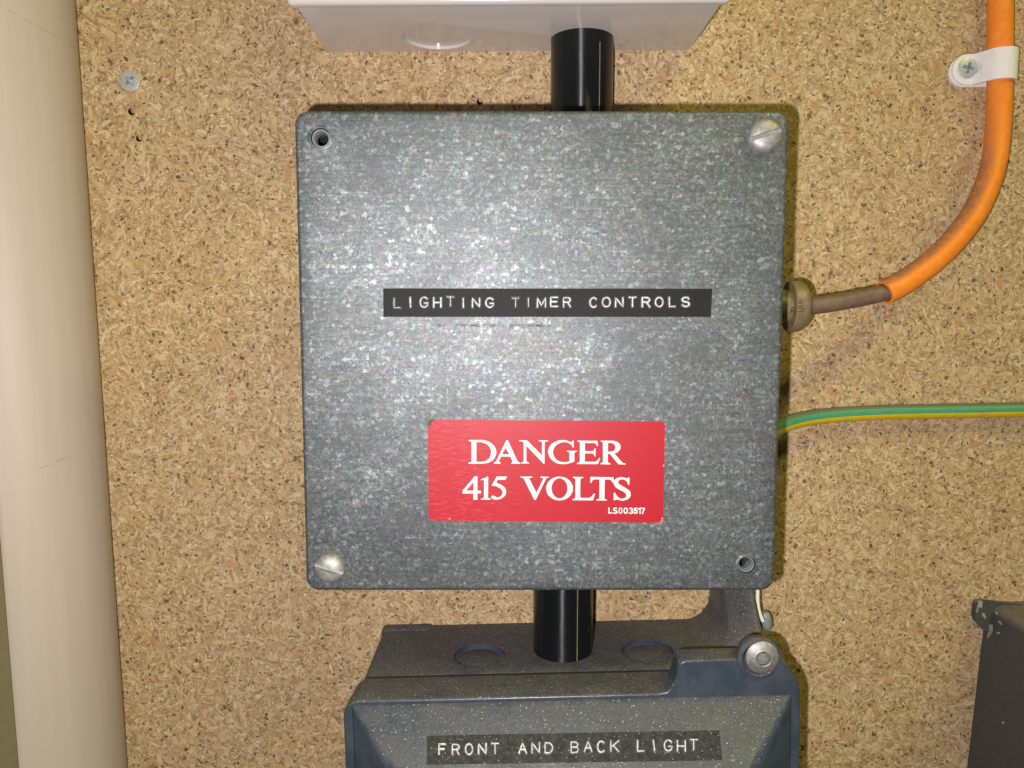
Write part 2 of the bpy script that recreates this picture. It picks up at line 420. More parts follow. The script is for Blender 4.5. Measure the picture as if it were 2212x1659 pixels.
def tube(bm, pts, r, n=16, ref=Vector((0, -1, 0)), cap=True, hollow=0.0, matf=None):
    pts = [Vector(p) for p in pts]; rings = []
    for i, p in enumerate(pts):
        t = (pts[min(i + 1, len(pts) - 1)] - pts[max(i - 1, 0)]).normalized()
        u = (ref - t * ref.dot(t)).normalized(); v = t.cross(u)
        rings.append([bm.verts.new(p + (u * cos(2 * pi * k / n) + v * sin(2 * pi * k / n)) * r) for k in range(n)])
    for a, b in zip(rings, rings[1:]):
        for k in range(n):
            f = bm.faces.new((a[k], a[(k + 1) % n], b[(k + 1) % n], b[k]))
            if matf: f.material_index = matf(2 * pi * (k + .5) / n)
    if cap: bm.faces.new(rings[0]); bm.faces.new(list(reversed(rings[-1])))
def cut(o, cutters):
    """boolean difference applied to the mesh of o"""
    for bm in cutters:
        fix(bm); me = bpy.data.meshes.new('cutter'); bm.to_mesh(me); bm.free()
        c = bpy.data.objects.new('cutter', me); COL.objects.link(c)
        md = o.modifiers.new('b', 'BOOLEAN'); md.operation = 'DIFFERENCE'; md.solver = 'EXACT'; md.object = c
        bpy.context.view_layer.update()
        ev = o.evaluated_get(bpy.context.evaluated_depsgraph_get())
        new = bpy.data.meshes.new_from_object(ev)
        o.modifiers.clear(); old = o.data; o.data = new; new.name = o.name
        bpy.data.objects.remove(c); bpy.data.meshes.remove(me); bpy.data.meshes.remove(old)
    for p in o.data.polygons: p.use_smooth = True
    o.data.set_sharp_from_angle(angle=radians(32))
def cyl(p, axis, r, h0, h1, n=32):
    bm = bmesh.new(); lathe(bm, [(0, h0), (r, h0), (r, h1), (0, h1)], p, axis, n); return bm
def polyfill(bm, contours, depth=None):
    """filled outline(s) of world points, holes included"""
    vs = [v for c in contours for v in c]
    bv = [bm.verts.new(v) for v in vs]
    for t in tessellate_polygon(contours):
        try: bm.faces.new([bv[i] for i in t])
        except ValueError: pass

# ------------------------------------------------------------------ embossed lettering
def arc(cx, cy, rx, ry, a0, a1, n=14):
    return [(cx + rx * cos(radians(a0 + (a1 - a0) * i / n)), cy + ry * sin(radians(a0 + (a1 - a0) * i / n))) for i in range(n + 1)]
GL = {
 'L': [[(0, 1), (0, 0), (1, 0)]], 'I': [[(0, 1), (1, 0)]], 'H': [[(0, 1), (0, 0)], [(1, 1), (1, 0)], [(0, .5), (1, .5)]],
 'G': [arc(.5, .5, .5, .5, 42, 330, 22) + [(1, .42), (.55, .42)]], 'T': [[(0, 1), (1, 1)], [(.5, 1), (.5, 0)]],
 'N': [[(0, 0), (0, 1), (1, 0), (1, 1)]], 'M': [[(0, 0), (0, 1), (.5, .15), (1, 1), (1, 0)]],
 'E': [[(1, 1), (0, 1), (0, 0), (1, 0)], [(0, .52), (.85, .52)]], 'F': [[(1, 1), (0, 1), (0, 0)], [(0, .52), (.85, .52)]],
 'R': [[(0, 0), (0, 1), (.6, 1)] + arc(.6, .75, .4, .25, 80, -80, 8) + [(.6, .5), (0, .5)], [(.58, .5), (1, 0)]],
 'C': [arc(.5, .5, .5, .5, 48, 312, 22)], 'O': [arc(.5, .5, .5, .5, 90, 450, 26)],
 'S': [arc(.5, .75, .45, .25, 25, 90, 5)[:-1] + arc(.5, .75, .5, .25, 90, 270, 10)[:-1] + arc(.5, .25, .5, .25, 90, -90, 10)[:-1] + arc(.5, .25, .5, .25, -90, -160, 5)],
 'A': [[(0, 0), (.5, 1), (1, 0)], [(.2, .36), (.8, .36)]],
 'D': [[(0, 0), (0, 1), (.45, 1)] + arc(.45, .5, .55, .5, 80, -80, 12) + [(.45, 0), (0, 0)]],
 'B': [[(0, 0), (0, 1), (.55, 1)] + arc(.55, .76, .38, .24, 80, -80, 8) + [(.55, .52), (0, .52)], [(.55, .52)] + arc(.55, .26, .45, .26, 80, -80, 8) + [(.55, 0), (0, 0)]],
 'K': [[(0, 1), (0, 0)], [(1, 1), (0, .38)], [(.32, .58), (1, 0)]],
 'P': [[(0, 0), (0, 1), (.6, 1)] + arc(.6, .75, .4, .25, 80, -80, 8) + [(.6, .5), (0, .5)]],
}
def emboss(bm_hi, bm_mid, bm_lo, chars, toworld, nrm, faint=()):
    """white stress ridge (bm_hi) in a groove (bm_mid) inside a wider raised welt of the tape (bm_lo)"""
    for ci, (ch, x0, x1, y0, y1) in enumerate(chars):
        kf = .55 if ci in faint else random.uniform(.82, 1.08)
        for st in GL[ch]:
            pts = [toworld(x0 + (x1 - x0) * x, y1 + (y0 - y1) * y) for x, y in st]
            dense = []
            for a, b in zip(pts, pts[1:]):
                k = max(1, int((b - a).length / .0006))
                dense += [a.lerp(b, i / k) for i in range(k)]
            dense.append(pts[-1])
            for bm, r, lift in ((bm_hi, .00025 * kf, .00022), (bm_mid, .00044, -.00010), (bm_lo, .00058, -.00030)):
                d = [p + nrm * lift for p in dense]
                e0 = (d[0] - d[1]).normalized(); e1 = (d[-1] - d[-2]).normalized()
                tube(bm, [d[0] + e0 * r * .7] + d + [d[-1] + e1 * r * .7], r, 8, nrm)

# ------------------------------------------------------------------ key dimensions
YF = -0.0747                                      # front of the galvanised lid
MARK = None; RUST = None
WALL_PARENT = Vector((0, 0, 0))
ENC = Vector((0.0, 0.0, -0.0899))                 # base point of the galvanised box
p = at(1060, 703, YF) - ENC; MARK = (p.x * 1000, p.z * 1000)
RUST = []
for (px, py, r) in ((1390, 735, 3.0), (1432, 700, 2.0), (925, 715, 2.6), (1610, 850, 4.0)):
    q = at(px, py, YF) - ENC; RUST.append((q.x * 1000, q.z * 1000, r))
STK = [at(924.7, 906.4, YF), at(1436.5, 910.3, YF), at(1432.5, 1129, YF), at(926, 1124, YF)]
TEAR = ((STK[0] - ENC).x * 1000, (STK[0] - ENC).z * 1000, (STK[2] - ENC).x * 1000, (STK[2] - ENC).z * 1000)
PIPE = at(160, 1659, 0.0); PIPE.y = 0
HAIRLINES = []
for (a, b) in (((-30, 0, -.043), (166, 104, -.020)), ((58, 1026, -.043), (142, 989, -.038))):
    A = at(*a) - PIPE; B = at(*b) - PIPE
    HAIRLINES.append((A.x * 1000, A.z * 1000, B.x * 1000, B.z * 1000))

MT = dict(chip=chipboard(), galv=galvanised('galvanised_lid_steel', True), galvb=galvanised(), dusty=dusty_paint(), dusty2=dusty_paint('thick_dust_paint', .55), red=red_vinyl(), tape=tape_black(), tape2=tape_black('dusty_label_tape', 1.0),
          cond=black_plastic(), cream=cream_paint(), enamel=white_enamel(), zinc=wood_screw_zinc(), orange=cable_orange(),
          print=plain('white_print', (.66, .63, .63), .5, var=.08), stress=plain('white_stress_ridge', (.60, .62, .62), .4, var=.35, nscale=4),
          welt=plain('grey_tape_welt', (.20, .205, .21), .4, var=.6, nscale=4), nickel=plain('nickel_plate', (.35, .345, .325), .54, .60, .16, .22, nscale=2),
          insert=plain('bright_zinc_insert', (.40, .43, .44), .34, .6, .05, .1), brass=plain('bronze_plastic', (.20, .152, .075), .42, 0, .12, .18),
          brown=plain('brown_rubber', (.16, .103, .070), .55, 0, .15, .15), white=plain('white_nylon', (.80, .775, .77), .38, 0, .05, .03),
          green=green_pvc(), yellow=plain('yellow_insulation', (.66, .47, .012), .42, 0, .05, .08),
          charcoal=charcoal(), chipped=plain('bare_chip', (.30, .28, .25), .6, 0, .1, .2),
          bluegrey=plain('grey_plastic', (.22, .25, .25), .45, 0, .1, .1), rear=plain('olive_plaster', (.62, .53, .27), .85, 0, .2, .06),
          char=plain('burnt_edge', (.05, .035, .02), .8), wcond=plain('dark_gap', (.02, .02, .02), .8))

# ------------------------------------------------------------------ setting
bm = bmesh.new(); box(bm, -.1745, .62, .018, 0, -.55, .55)
wall = finish('wall', bm, MT['chip'], smooth=0); wall['kind'] = 'structure'; wall['label'] = 'raw chipboard backing wall'
cut(wall, [cyl(at(285, 240.5, 0), (0, 1, 0), .00155, -.002, .0035, 14), cyl(at(301, 299, 0), (0, 1, 0), .00135, -.002, .005, 14), cyl(at(1037, 219, 0), (0, 1, 0), .00135, -.002, .006, 14), cyl(at(280.5, 175, 0), (0, 1, 0), .0037, -.002, .006, 24)])
for p_ in wall.data.polygons: p_.use_smooth = False
bm = bmesh.new(); box(bm, -1.2, .7, .19, .15, -.9, .9)
rear = finish('rear_wall', bm, MT['rear'], smooth=0); rear['kind'] = 'structure'

# ------------------------------------------------------------------ cream boxed-in pipe at the left
pp = thing('pipe', 'tall cream painted rounded pipe running down beside the chipboard edge', 'pipe', PIPE)
RP = .0300                                         # rounded right side, flat face turned to the room
Sb, St = at(275, 1659, -.009), at(162, 0, -.009)
sv = Vector((Sb.x, D + Sb.y, 0)).normalized(); rv = Vector((sv.y, -sv.x, 0))
Cb = Sb - rv * RP
EL = (50 - CX) / FPX * ((D - .050) * cos(TILT) + .19 * sin(TILT)) / (D - .050)      # left edge as seen: slope x / distance
A0 = Cb - sv * RP; FL = (A0.x - EL * (D + A0.y)) / (rv.x - EL * rv.y)
sect = [A0 - rv * FL + sv * .0016, A0 - rv * (FL - .0003) + sv * .0004] + [A0 - rv * ((FL - .0012) * (1 - k / 5)) for k in range(5)]
sect += [Cb + (rv * sin(a) - sv * cos(a)) * RP for a in [radians(118) * k / 26 for k in range(27)]]
def prow(z):
    dx = (St.x - Sb.x) * (z - Sb.z) / (St.z - Sb.z)
    r = [(q.x + dx, min(q.y, -.0006), z) for q in sect]
    return [(r[0][0] - .001, -.0005, z)] + r + [(r[-1][0] - .002, -.0003, z)]
bm = bmesh.new(); loft(bm, [prow(-.5 + .05 * i) for i in range(21)]); fix(bm)
finish('casing', bm, MT['cream'], pp, 50)

# ------------------------------------------------------------------ galvanised box
enc = thing('junction_box', 'square galvanised steel box with red danger sticker and black tape label', 'junction box', ENC)
L0, L1 = at(650, 238, YF), at(1690, 1277, YF)
X0, X1 = at(636, 300, YF).x, at(1704.5, 300, YF).x
Z1, Z0 = at(1171, 238.5, YF).z, at(1171, 1277, YF).z
bm = bmesh.new(); prism(bm, rrect(X0 + .0015, X1 - .0015, Z0 + .0015, Z1 - .0015, .004), 0, YF + .0135, .0004, 1); fix(bm)
encb = finish('body', bm, MT['galvb'], enc)
bm = bmesh.new(); prism(bm, rrect(X0, X1, Z0, Z1, .0042, 8), YF + .013, YF, .0014, 5); fix(bm)
lid = finish('lid', bm, MT['galv'], enc)
H = [(at(691.5, 297.5, YF), .0030), (at(1613.5, 1221, YF), .0029)]
cut(lid, [cyl(q, (0, 1, 0), r, -.002, .0070, 40) for q, r in H] + [cyl(q, (0, 1, 0), .0056, .0056, .0145, 24) for q, r in H])
cut(encb, [cyl(q, (0, 1, 0), .0053, .0120, .060, 24) for q, r in H])
for q, r in H:
    bm = bmesh.new()
    o = q.copy()
    lathe(bm, [(r * .95, -.0054), (r * .95, -.0016), (r * .90, -.0011), (r * .80, -.0011), (r * .72, -.0016), (r * .66, -.0026), (r * .64, -.0027)] + [(r * (.64 if i % 2 else .68), -.0030 - i * .0004) for i in range(6)] + [(r * .70, -.0052), (r * .95, -.0054)], o, (0, -1, 0), 36)
    fix(bm); finish('threaded_insert', bm, MT['insert'], enc)
    bm = bmesh.new()                                  # dimpled ring pressed round the hole
    lathe(bm, [(r * 1.02, -.0003), (r * 1.05, .00014), (r * 1.2, .00016), (r * 1.42, -.0003)], o, (0, -1, 0), 36)
    fix(bm); finish('hole_rim', bm, MT['galvb'], enc)
def slot_screw(c, r, ang, tilt=0):
    bm = bmesh.new(); hgt = .0023
    prof = [(0, -.0005), (r, -.0005), (r, .0007)]
    for i in range(1, 9):
        a = i / 8 * pi / 2; prof.append((r * cos(a) ** .8 if i < 8 else 0, .0007 + hgt * sin(a) ** 1.0))
    lathe(bm, prof, c, (0, -1, 0), 48); fix(bm)
    o = finish('screw', bm, MT['nickel'], enc)
    b = bmesh.new(); box(b, -r * 1.3, r * 1.3, -.0010, -.01, -.00068, .00068)
    bmesh.ops.rotate(b, verts=b.verts, cent=(0, 0, 0), matrix=Matrix.Rotation(-ang, 3, 'Y'))
    bmesh.ops.translate(b, verts=b.verts, vec=c)
    cut(o, [b]); return o
slot_screw(at(1651, 294, YF), .00515, radians(17))
slot_screw(at(713, 1225.5, YF), .0048, radians(-17))

def quad_sheet(bm, corners, nrm, th, r=0.0, n=6):
    """thin sheet on four corner points (TL, TR, BR, BL), optional rounded corners"""
    c = [Vector(q) for q in corners]; pts = []
    for i in range(4):
        p0, p1, p2 = c[i - 1], c[i], c[(i + 1) % 4]
        if r <= 0: pts.append(p1); continue
        a = p1 + (p0 - p1).normalized() * r; b = p1 + (p2 - p1).normalized() * r
        for k in range(n + 1):
            t = k / n; pts.append((1 - t) ** 2 * a + 2 * t * (1 - t) * p1 + t * t * b)
    loft(bm, [[q - nrm * .0002 for q in pts], [q + nrm * th for q in pts]])
FRONT = Vector((0, -1, 0))
bm = bmesh.new(); quad_sheet(bm, [at(828, 623, YF), at(1538.5, 623.7, YF), at(1535, 684.5, YF), at(828.4, 684.5, YF)], FRONT, .00022); fix(bm)
t1 = finish('label_tape', bm, MT['tape'], enc, 0); t1['label'] = 'black embossed tape reading LIGHTING TIMER CONTROLS'
ca, cb = crop(1500, 1150, 2212 / 650), crop(2050, 1150, 2212 / 750)
CH = [(ca, [('L', 176, 262, 90, 210), ('I', 392, 396, 76, 198), ('G', 526, 632, 70, 203), ('H', 708, 804, 80, 200), ('T', 888, 974, 66, 186), ('I', 1102, 1104, 86, 204), ('N', 1226, 1322, 84, 201), ('G', 1406, 1512, 80, 204), ('T', 1763, 1845, 82, 198), ('I', 1975, 1975, 84, 192)]),
      (cb, [('M', 194, 288, 66, 172), ('E', 349, 426, 62, 167), ('R', 499, 576, 66, 170), ('C', 804, 888, 68, 176), ('O', 950, 1040, 64, 170), ('N', 1102, 1187, 66, 170), ('T', 1258, 1337, 62, 168), ('R', 1412, 1496, 65, 169), ('O', 1564, 1651, 63, 170), ('L', 1725, 1787, 65, 168), ('S', 1876, 1956, 62, 167)])]
hi, mid, lo = bmesh.new(), bmesh.new(), bmesh.new()
for cr, chars, fa in ((*CH[0], (0, 4, 8, 9)), (*CH[1], ())): emboss(hi, mid, lo, chars, lambda x, y: at(*cr(x, y), YF - .00022), FRONT, fa)
finish('lettering', fix(hi), MT['stress'], t1); finish('lettering_groove', fix(mid), MT['tape'], t1); finish('lettering_welt', fix(lo), MT['welt'], t1)

# red sticker
bm = bmesh.new(); quad_sheet(bm, STK, FRONT, .00016, .0013); fix(bm)
stk = finish('danger_sticker', bm, MT['red'], enc, 0); stk['label'] = 'red sticker reading DANGER 415 VOLTS with torn upper corner'
c1, c2, c3, c4, c5, c6 = crop(1830, 1710, 6.9125), crop(2150, 1710, 6.9125), crop(1810, 1860, 11.06), crop(2030, 1860, 9.2167), crop(2240, 1860, 8.508), crop(2380, 1980, 12.289)
def ell(cx, cy, rx, ry, n=40): return [(cx + rx * cos(2 * pi * i / n), cy + ry * sin(2 * pi * i / n)) for i in range(n)]
GLYPHS = [
 (c1, [(105,155),(500,155),(600,178),(700,225),(790,300),(845,390),(860,480),(850,560),(810,650),(740,720),(650,770),(560,793),(500,798),(97,798),(97,775),(150,765),(185,735),(185,215),(150,190),(105,180)], [(315,215),(420,212),(520,228),(610,275),(680,345),(715,430),(718,500),(700,590),(650,670),(580,720),(490,742),(400,752),(345,750),(315,735)]),
 (c1, [(1130,160),(1175,160),(1410,680),(1460,755),(1510,775),(1510,802),(1265,800),(1265,780),(1310,755),(1235,605),(990,605),(925,730),(930,755),(975,772),(970,798),(795,798),(797,775),(845,740),(880,680)], [(1110,365),(1215,545),(1012,545)]),
 (c1, [(1480,160),(1700,165),(2100,575),(2105,215),(2070,190),(2010,185),(2010,162),(2272,165),(2272,186),(2215,192),(2172,215),(2170,800),(2145,800),(1675,310),(1675,720),(1695,755),(1745,770),(1745,795),(1530,795),(1535,772),(1580,755),(1605,720),(1600,215),(1560,195),(1485,190)]),
 (c2, [(730,170),(752,180),(755,365),(735,368),(710,310),(650,255),(570,218),(470,212),(370,235),(280,290),(215,370),(188,460),(190,540),(225,620),(280,690),(360,735),(450,757),(540,755),(600,745),(635,728),(635,495),(610,475),(570,468),(572,448),(840,450),(840,470),(795,488),(770,510),(770,735),(740,755),(650,785),(560,808),(450,812),(350,803),(250,765),(150,690),(90,600),(58,500),(62,420),(95,335),(160,255),(250,200),(350,165),(470,155),(560,168),(640,200),(690,205),(715,195)]),
 (c2, [(855,170),(1400,178),(1415,318),(1390,322),(1365,265),(1320,238),(1058,238),(1058,458),(1270,458),(1300,440),(1325,380),(1350,382),(1345,605),(1325,605),(1300,545),(1260,520),(1055,520),(1052,745),(1330,748),(1400,710),(1450,638),(1472,655),(1420,790),(1400,812),(838,808),(840,785),(885,770),(918,740),(925,235),(900,205),(855,192)]),
 (c2, [(1482,172),(1830,175),(1920,195),(1990,245),(2028,300),(2030,370),(1995,440),(1930,500),(1860,518),(2070,765),(2110,790),(2162,790),(2155,825),(1970,815),(1740,538),(1680,535),(1680,745),(1705,780),(1755,792),(1750,820),(1475,812),(1478,790),(1520,778),(1548,750),(1548,240),(1535,210),(1485,195)], [(1685,240),(1750,233),(1810,240),(1865,280),(1890,340),(1880,410),(1830,455),(1770,470),(1685,475)]),
 (c3, [(650,175),(775,180),(770,790),(925,800),(925,915),(765,915),(770,1190),(590,1185),(605,915),(125,925),(125,795)], [(598,420),(598,795),(275,790)]),
 (c3, [(1215,180),(1240,185),(1235,1090),(1260,1125),(1345,1140),(1340,1190),(920,1190),(930,1145),(1010,1130),(1055,1095),(1060,350),(1040,320),(1010,318),(930,350),(920,300),(1100,240)]),
 (c3, [(1615,178),(2060,180),(1985,320),(1655,318),(1590,455),(1700,490),(1830,550),(1940,640),(2010,760),(2022,850),(2000,960),(1930,1060),(1820,1130),(1680,1180),(1540,1185),(1420,1150),(1365,1090),(1375,1035),(1420,1015),(1490,1018),(1540,1050),(1600,1085),(1690,1085),(1780,1050),(1850,960),(1868,870),(1850,780),(1770,690),(1660,630),(1520,590),(1395,580)]),
 (c4, [(175,148),(608,152),(608,190),(520,195),(500,230),(755,740),(1010,225),(1000,205),(900,190),(900,155),(1208,160),(1205,185),(1140,205),(1100,240),(735,998),(680,995),(300,230),(250,200),(178,182)]),
 (c4, ell(1595, 585, 485, 432), ell(1594, 578, 288, 365)),
 (c5, [(130,150),(485,155),(480,188),(420,195),(385,235),(378,820),(410,855),(680,855),(770,805),(835,708),(880,715),(825,880),(795,938),(118,930),(122,900),(180,885),(215,850),(218,225),(200,195),(135,182)]),
 (c5, [(735,150),(1498,162),(1495,360),(1470,355),(1430,275),(1370,240),(1200,238),(1190,865),(1210,900),(1272,910),(1265,945),(920,940),(922,905),(985,895),(1015,865),(1028,235),(850,232),(790,265),(755,350),(722,355),(718,160)]),
 (c5, [(2000,165),(2030,170),(2022,415),(1985,418),(1955,330),(1910,275),(1840,240),(1760,232),(1680,265),(1645,330),(1665,385),(1740,430),(1900,520),(2010,595),(2060,660),(2072,760),(2040,840),(1970,900),(1860,942),(1740,945),(1640,915),(1580,912),(1500,942),(1498,680),(1550,685),(1590,770),(1660,840),(1770,885),(1850,870),(1910,825),(1925,750),(1890,690),(1820,640),(1680,575),(1580,510),(1515,420),(1502,340),(1530,250),(1620,185),(1760,155),(1850,170),(1910,195),(1960,195)]),
]
def flat_text(bm, cr, contours, Y):
    cs = [[at(*cr(x, y), Y) for x, y in c] for c in contours]
    polyfill(bm, cs)
def ribbon(cr, pts, wd, closed=False):
    """outline(s) of a stroke of constant width in crop pixels"""
    n = len(pts); L, R = [], []
    for i, q in enumerate(pts):
        a = Vector(pts[i - 1]) if (i or closed) else None; b = Vector(pts[(i + 1) % n]) if (i < n - 1 or closed) else None
        q = Vector(q); d1 = (q - a).normalized() if a else (b - q).normalized(); d2 = (b - q).normalized() if b else d1
        n1, n2 = Vector((-d1.y, d1.x)), Vector((-d2.y, d2.x)); m_ = (n1 + n2).normalized(); k = wd / 2 / max(.5, m_.dot(n1))
        L.append(tuple(q + m_ * k)); R.append(tuple(q - m_ * k))
    return [L, R] if closed else [L + R[::-1]]
bm = bmesh.new(); YP = YF - .00019
for g in GLYPHS: flat_text(bm, g[0], g[1:], YP)
def ar(cx, cy, rx, ry, a0, a1, n=10): return [(cx + rx * cos(radians(a0 + (a1 - a0) * i / n)), cy - ry * sin(radians(a0 + (a1 - a0) * i / n))) for i in range(n + 1)]
W = 60
small = [ribbon(c6, [(215, 225), (215, 485), (385, 485)], W),
         ribbon(c6, ar(520, 310, 80, 62, 20, 270, 10)[:-1] + ar(520, 440, 85, 66, 90, -160, 10), W),
         ribbon(c6, ar(775, 303, 70, 54, 0, 360, 16)[:-1], 40, True), ribbon(c6, ar(775, 432, 80, 72, 0, 360, 16)[:-1], 42, True),
         ribbon(c6, ar(1028, 378, 82, 124, 0, 360, 20)[:-1], W, True),
         ribbon(c6, ar(1272, 318, 78, 60, 160, -75, 9) + ar(1272, 445, 86, 66, 75, -165, 9), W),
         ribbon(c6, [(1600, 272), (1465, 270), (1450, 375), (1500, 362)] + ar(1500, 432, 85, 70, 80, -165, 9), W),
         ribbon(c6, [(1640, 320), (1725, 255), (1720, 540)], W), ribbon(c6, [(1790, 270), (1930, 272), (1920, 330), (1850, 450), (1845, 540)], W)]
for s in small: flat_text(bm, c6, s, YP)
for f in bm.faces:
    f.normal_update()
    if f.normal.y > 0: f.normal_flip()
finish('lettering', bm, MT['print'], stk, 0)

# ------------------------------------------------------------------ white box above, its conduit
def rotated(bm, c, ang):
    bmesh.ops.rotate(bm, verts=bm.verts, cent=c, matrix=Matrix.Rotation(-ang, 3, 'Y')); return bm
TB = Vector((-.001, 0, .1035)); TR = radians(.35)
wb = thing('enamel_box', 'white enamelled metal box above, its underside and round knockout showing', 'metal box', TB)
bm = bmesh.new(); prism(bm, rrect(-.0735, .0712, TB.z, TB.z + .2, .0012, 3), 0, -.0470, .0012, 3); rotated(fix(bm), TB, TR)
o = finish('body', bm, MT['enamel'], wb)
cut(o, [cyl(Vector((at(948, 88, -.0157).x - .0005, -.0160, TB.z - .0003)), (0, 0, 1), .0131, -.004, .0013, 48)])
bm = bmesh.new(); prism(bm, rrect(-.0752, .0729, TB.z - .0009, TB.z + .2, .0016, 4), -.0472, -.0506, .0016, 4); rotated(fix(bm), TB, TR)
finish('cover', bm, MT['enamel'], wb)
def conduit(x, y, z0, z1, r, label, seam):
    t = thing('conduit', label, 'conduit', (x, y, z0), 'black plastic conduits between the boxes')
    bm = bmesh.new()
    n = 48; loft(bm, [[(x + r * cos(2 * pi * i / n), y + r * sin(2 * pi * i / n), z) for i in range(n)] for z in (z0, z1)]); fix(bm)
    finish('tube', bm, MT['cond'], t)
    bm = bmesh.new(); sx, sy = x + r * sin(seam), y - r * cos(seam)
    box(bm, sx - .00016, sx + .00016, sy + .0003, sy - .00010, z0 + .0002, z1 - .0045); fix(bm)
    finish('mould_line', bm, MT['brass'], t, 0)
    return t
xu = at(1256, 200, -.0125).x
conduit(xu, -.0133, .0600, .1036, .01185, 'black plastic conduit dropping from the white box into the galvanised box', .50)
xl_ = at(1216, 1350, -.027).x
conduit(xl_, -.0268, -.1312, -.0880, .01155, 'black plastic conduit between the galvanised box and the dusty switch box below', .42)

# ------------------------------------------------------------------ gland, flex, clip, earth wire
GY = -.035; gc = at(1740, 662, GY)
XS = X1 - .0015
gl = thing('cable_gland', 'brown plastic cable gland on the right side of the galvanised box', 'cable gland', (XS, GY, gc.z))
xa = at(1713, 662, GY - .005).x; xb = at(1751, 662, GY - .005).x; R = 55 / FPX * .281
bm = bmesh.new()
lathe(bm, [(.0062, 0), (.0062, xa - XS - .0001)], (XS, GY, gc.z), (1, 0, 0), 36); finish('neck', fix(bm), MT['brass'], gl)
bm = bmesh.new(); wd = xb - xa
lathe(bm, [(.0055, 0), (R * .97, 0), (R, .0003), (R, wd * .48), (R * .985, wd * .60), (R * .94, wd * .74), (R * .86, wd * .87), (R * .74, wd * .97), (R * .60, wd), (R * .42, wd), (R * .38, wd - .0006)], (xa, GY, gc.z), (1, 0, 0), 56)
cap = finish('cap', fix(bm), MT['brass'], gl)
bm = bmesh.new()
def on_gland(px, py):
    q = at(px, py, GY - R * .96); dz = q.z - gc.z
    q.y = GY - math.sqrt(max(1e-9, R * R - dz * dz)) - .00005; return q
cg = crop(3000, 1050, 2212 / 600)
for st in ([(520, 528), (578, 528), (578, 490), (548, 488), (548, 528)], [(520, 572), (585, 572)], [(520, 600), (590, 602), (588, 640)], [(525, 655), (590, 650)], [(410, 625), (455, 600), (415, 590)], [(410, 662), (450, 640), (415, 632)]):
    tube(bm, [on_gland(*cg(x, y)) for x, y in st], .00013, 6)
finish('lettering', fix(bm), MT['wcond'], cap)

fx = thing('power_cable', 'orange sheathed cable with brown inner end curving into the gland', 'cable', at(1755, 661, GY))
inner = smooth_path([at(1720, 662.5, GY), at(1756, 661, GY), at(1819, 651.5, -.0345), at(1877, 640, -.0335), at(1920, 629, -.0325), at(1945, 617, -.0318)], 8)
bm = bmesh.new(); tube(bm, inner, .00315, 24); finish('inner_core', fix(bm), MT['brown'], fx)
OR = [(1910, 632.5, -.0328), (1940, 618, -.0318), (1970, 599, -.030), (2018, 562, -.0275), (2060, 520, -.024), (2101, 466, -.0195), (2129, 410, -.0150), (2148, 345, -.0105), (2157, 260, -.0072), (2160, 170, -.0058), (2160.5, 60, -.0058), (2160.5, -60, -.0058), (2161, -260, -.0058), (2162, -600, -.0058)]
outer = smooth_path([at(*q) for q in OR], 8)
bm = bmesh.new(); RO = .00455
tube(bm, outer, RO, 28, cap=False)
d0 = (outer[1] - outer[0]).normalized()
tube(bm, [outer[0], outer[0] + d0 * .004], RO - .0009, 28, cap=False)
# annular lip at the cut end
bm.verts.ensure_lookup_table()
n_out = 28; first = [bm.verts[i] for i in range(n_out)]; base = len(outer) * n_out; sec = [bm.verts[base + i] for i in range(n_out)]
for k in range(n_out): bm.faces.new((first[k], first[(k + 1) % n_out], sec[(k + 1) % n_out], sec[k]))
finish('sheath', fix(bm), MT['orange'], fx)

def cross_head(name, c, r, ang, parent=None, proud=.0004):
    bm = bmesh.new()
    lathe(bm, [(0, -.0032), (r * .55, -.0032), (r * .8, -.0008), (r, -.0001), (r * .985, proud * .7), (r * .9, proud), (0, proud * 1.25)], c, (0, -1, 0), 40); fix(bm)
    o = finish(name, bm, MT['zinc'], parent)
    for i in range(2):
        b = bmesh.new(); L = r * .62; wd_ = r * .155
        y0, y1 = .0024, -.003
        loft(b, [[(-L * .6, y0, -wd_ * .8), (L * .6, y0, -wd_ * .8), (L * .6, y0, wd_ * .8), (-L * .6, y0, wd_ * .8)], [(-L * 1.1, y1, -wd_ * 1.1), (L * 1.1, y1, -wd_ * 1.1), (L * 1.1, y1, wd_ * 1.1), (-L * 1.1, y1, wd_ * 1.1)]])
        bmesh.ops.rotate(b, verts=b.verts, cent=(0, 0, 0), matrix=Matrix.Rotation(-(ang + i * pi / 2), 3, 'Y'))
        bmesh.ops.translate(b, verts=b.verts, vec=c)
        cut(o, [b])
    return o
c0 = at(280.5, 175, -.0003)
ws = cross_head('wood_screw', Vector((0, 0, 0)), .00405, radians(44)); ws.location = c0
ws['label'] = 'zinc cross head screw driven into the chipboard beside the cream pipe'; ws['category'] = 'screw'

cc = at(2160.5, 145, -.0058); cz = at(2090, 150, -.0024).z
XPL = at(2054, 150, -.0012).x
cl = thing('cable_clip', 'white plastic P clip holding the orange cable to the chipboard', 'cable clip', (at(2090, 150, 0).x, 0, cz))
xc, yc, rc = cc.x, cc.y, RO + .0002
th = .0012; HW = .00585
def strap(bm, path, nrm_th, w_fn, zc):
    rings = []
    for i, (x, y, s) in enumerate(path):
        a = Vector(path[max(i - 1, 0)][:2]); b = Vector(path[min(i + 1, len(path) - 1)][:2]); t = (b - a).normalized()
        nx, ny = t.y, -t.x                        # outward (towards -Y when walking +X)
        h = w_fn(s); zo = zc
        rings.append([(x, y, zo - h), (x, y, zo + h), (x + nx * nrm_th, y + ny * nrm_th, zo + h), (x + nx * nrm_th, y + ny * nrm_th, zo - h)])
    loft(bm, rings)
xp = XPL
def pad_w(x):
    d = HW - (x - xp)
    return math.sqrt(max(2e-8, HW * HW - d * d)) if d > 0 else HW
path = []
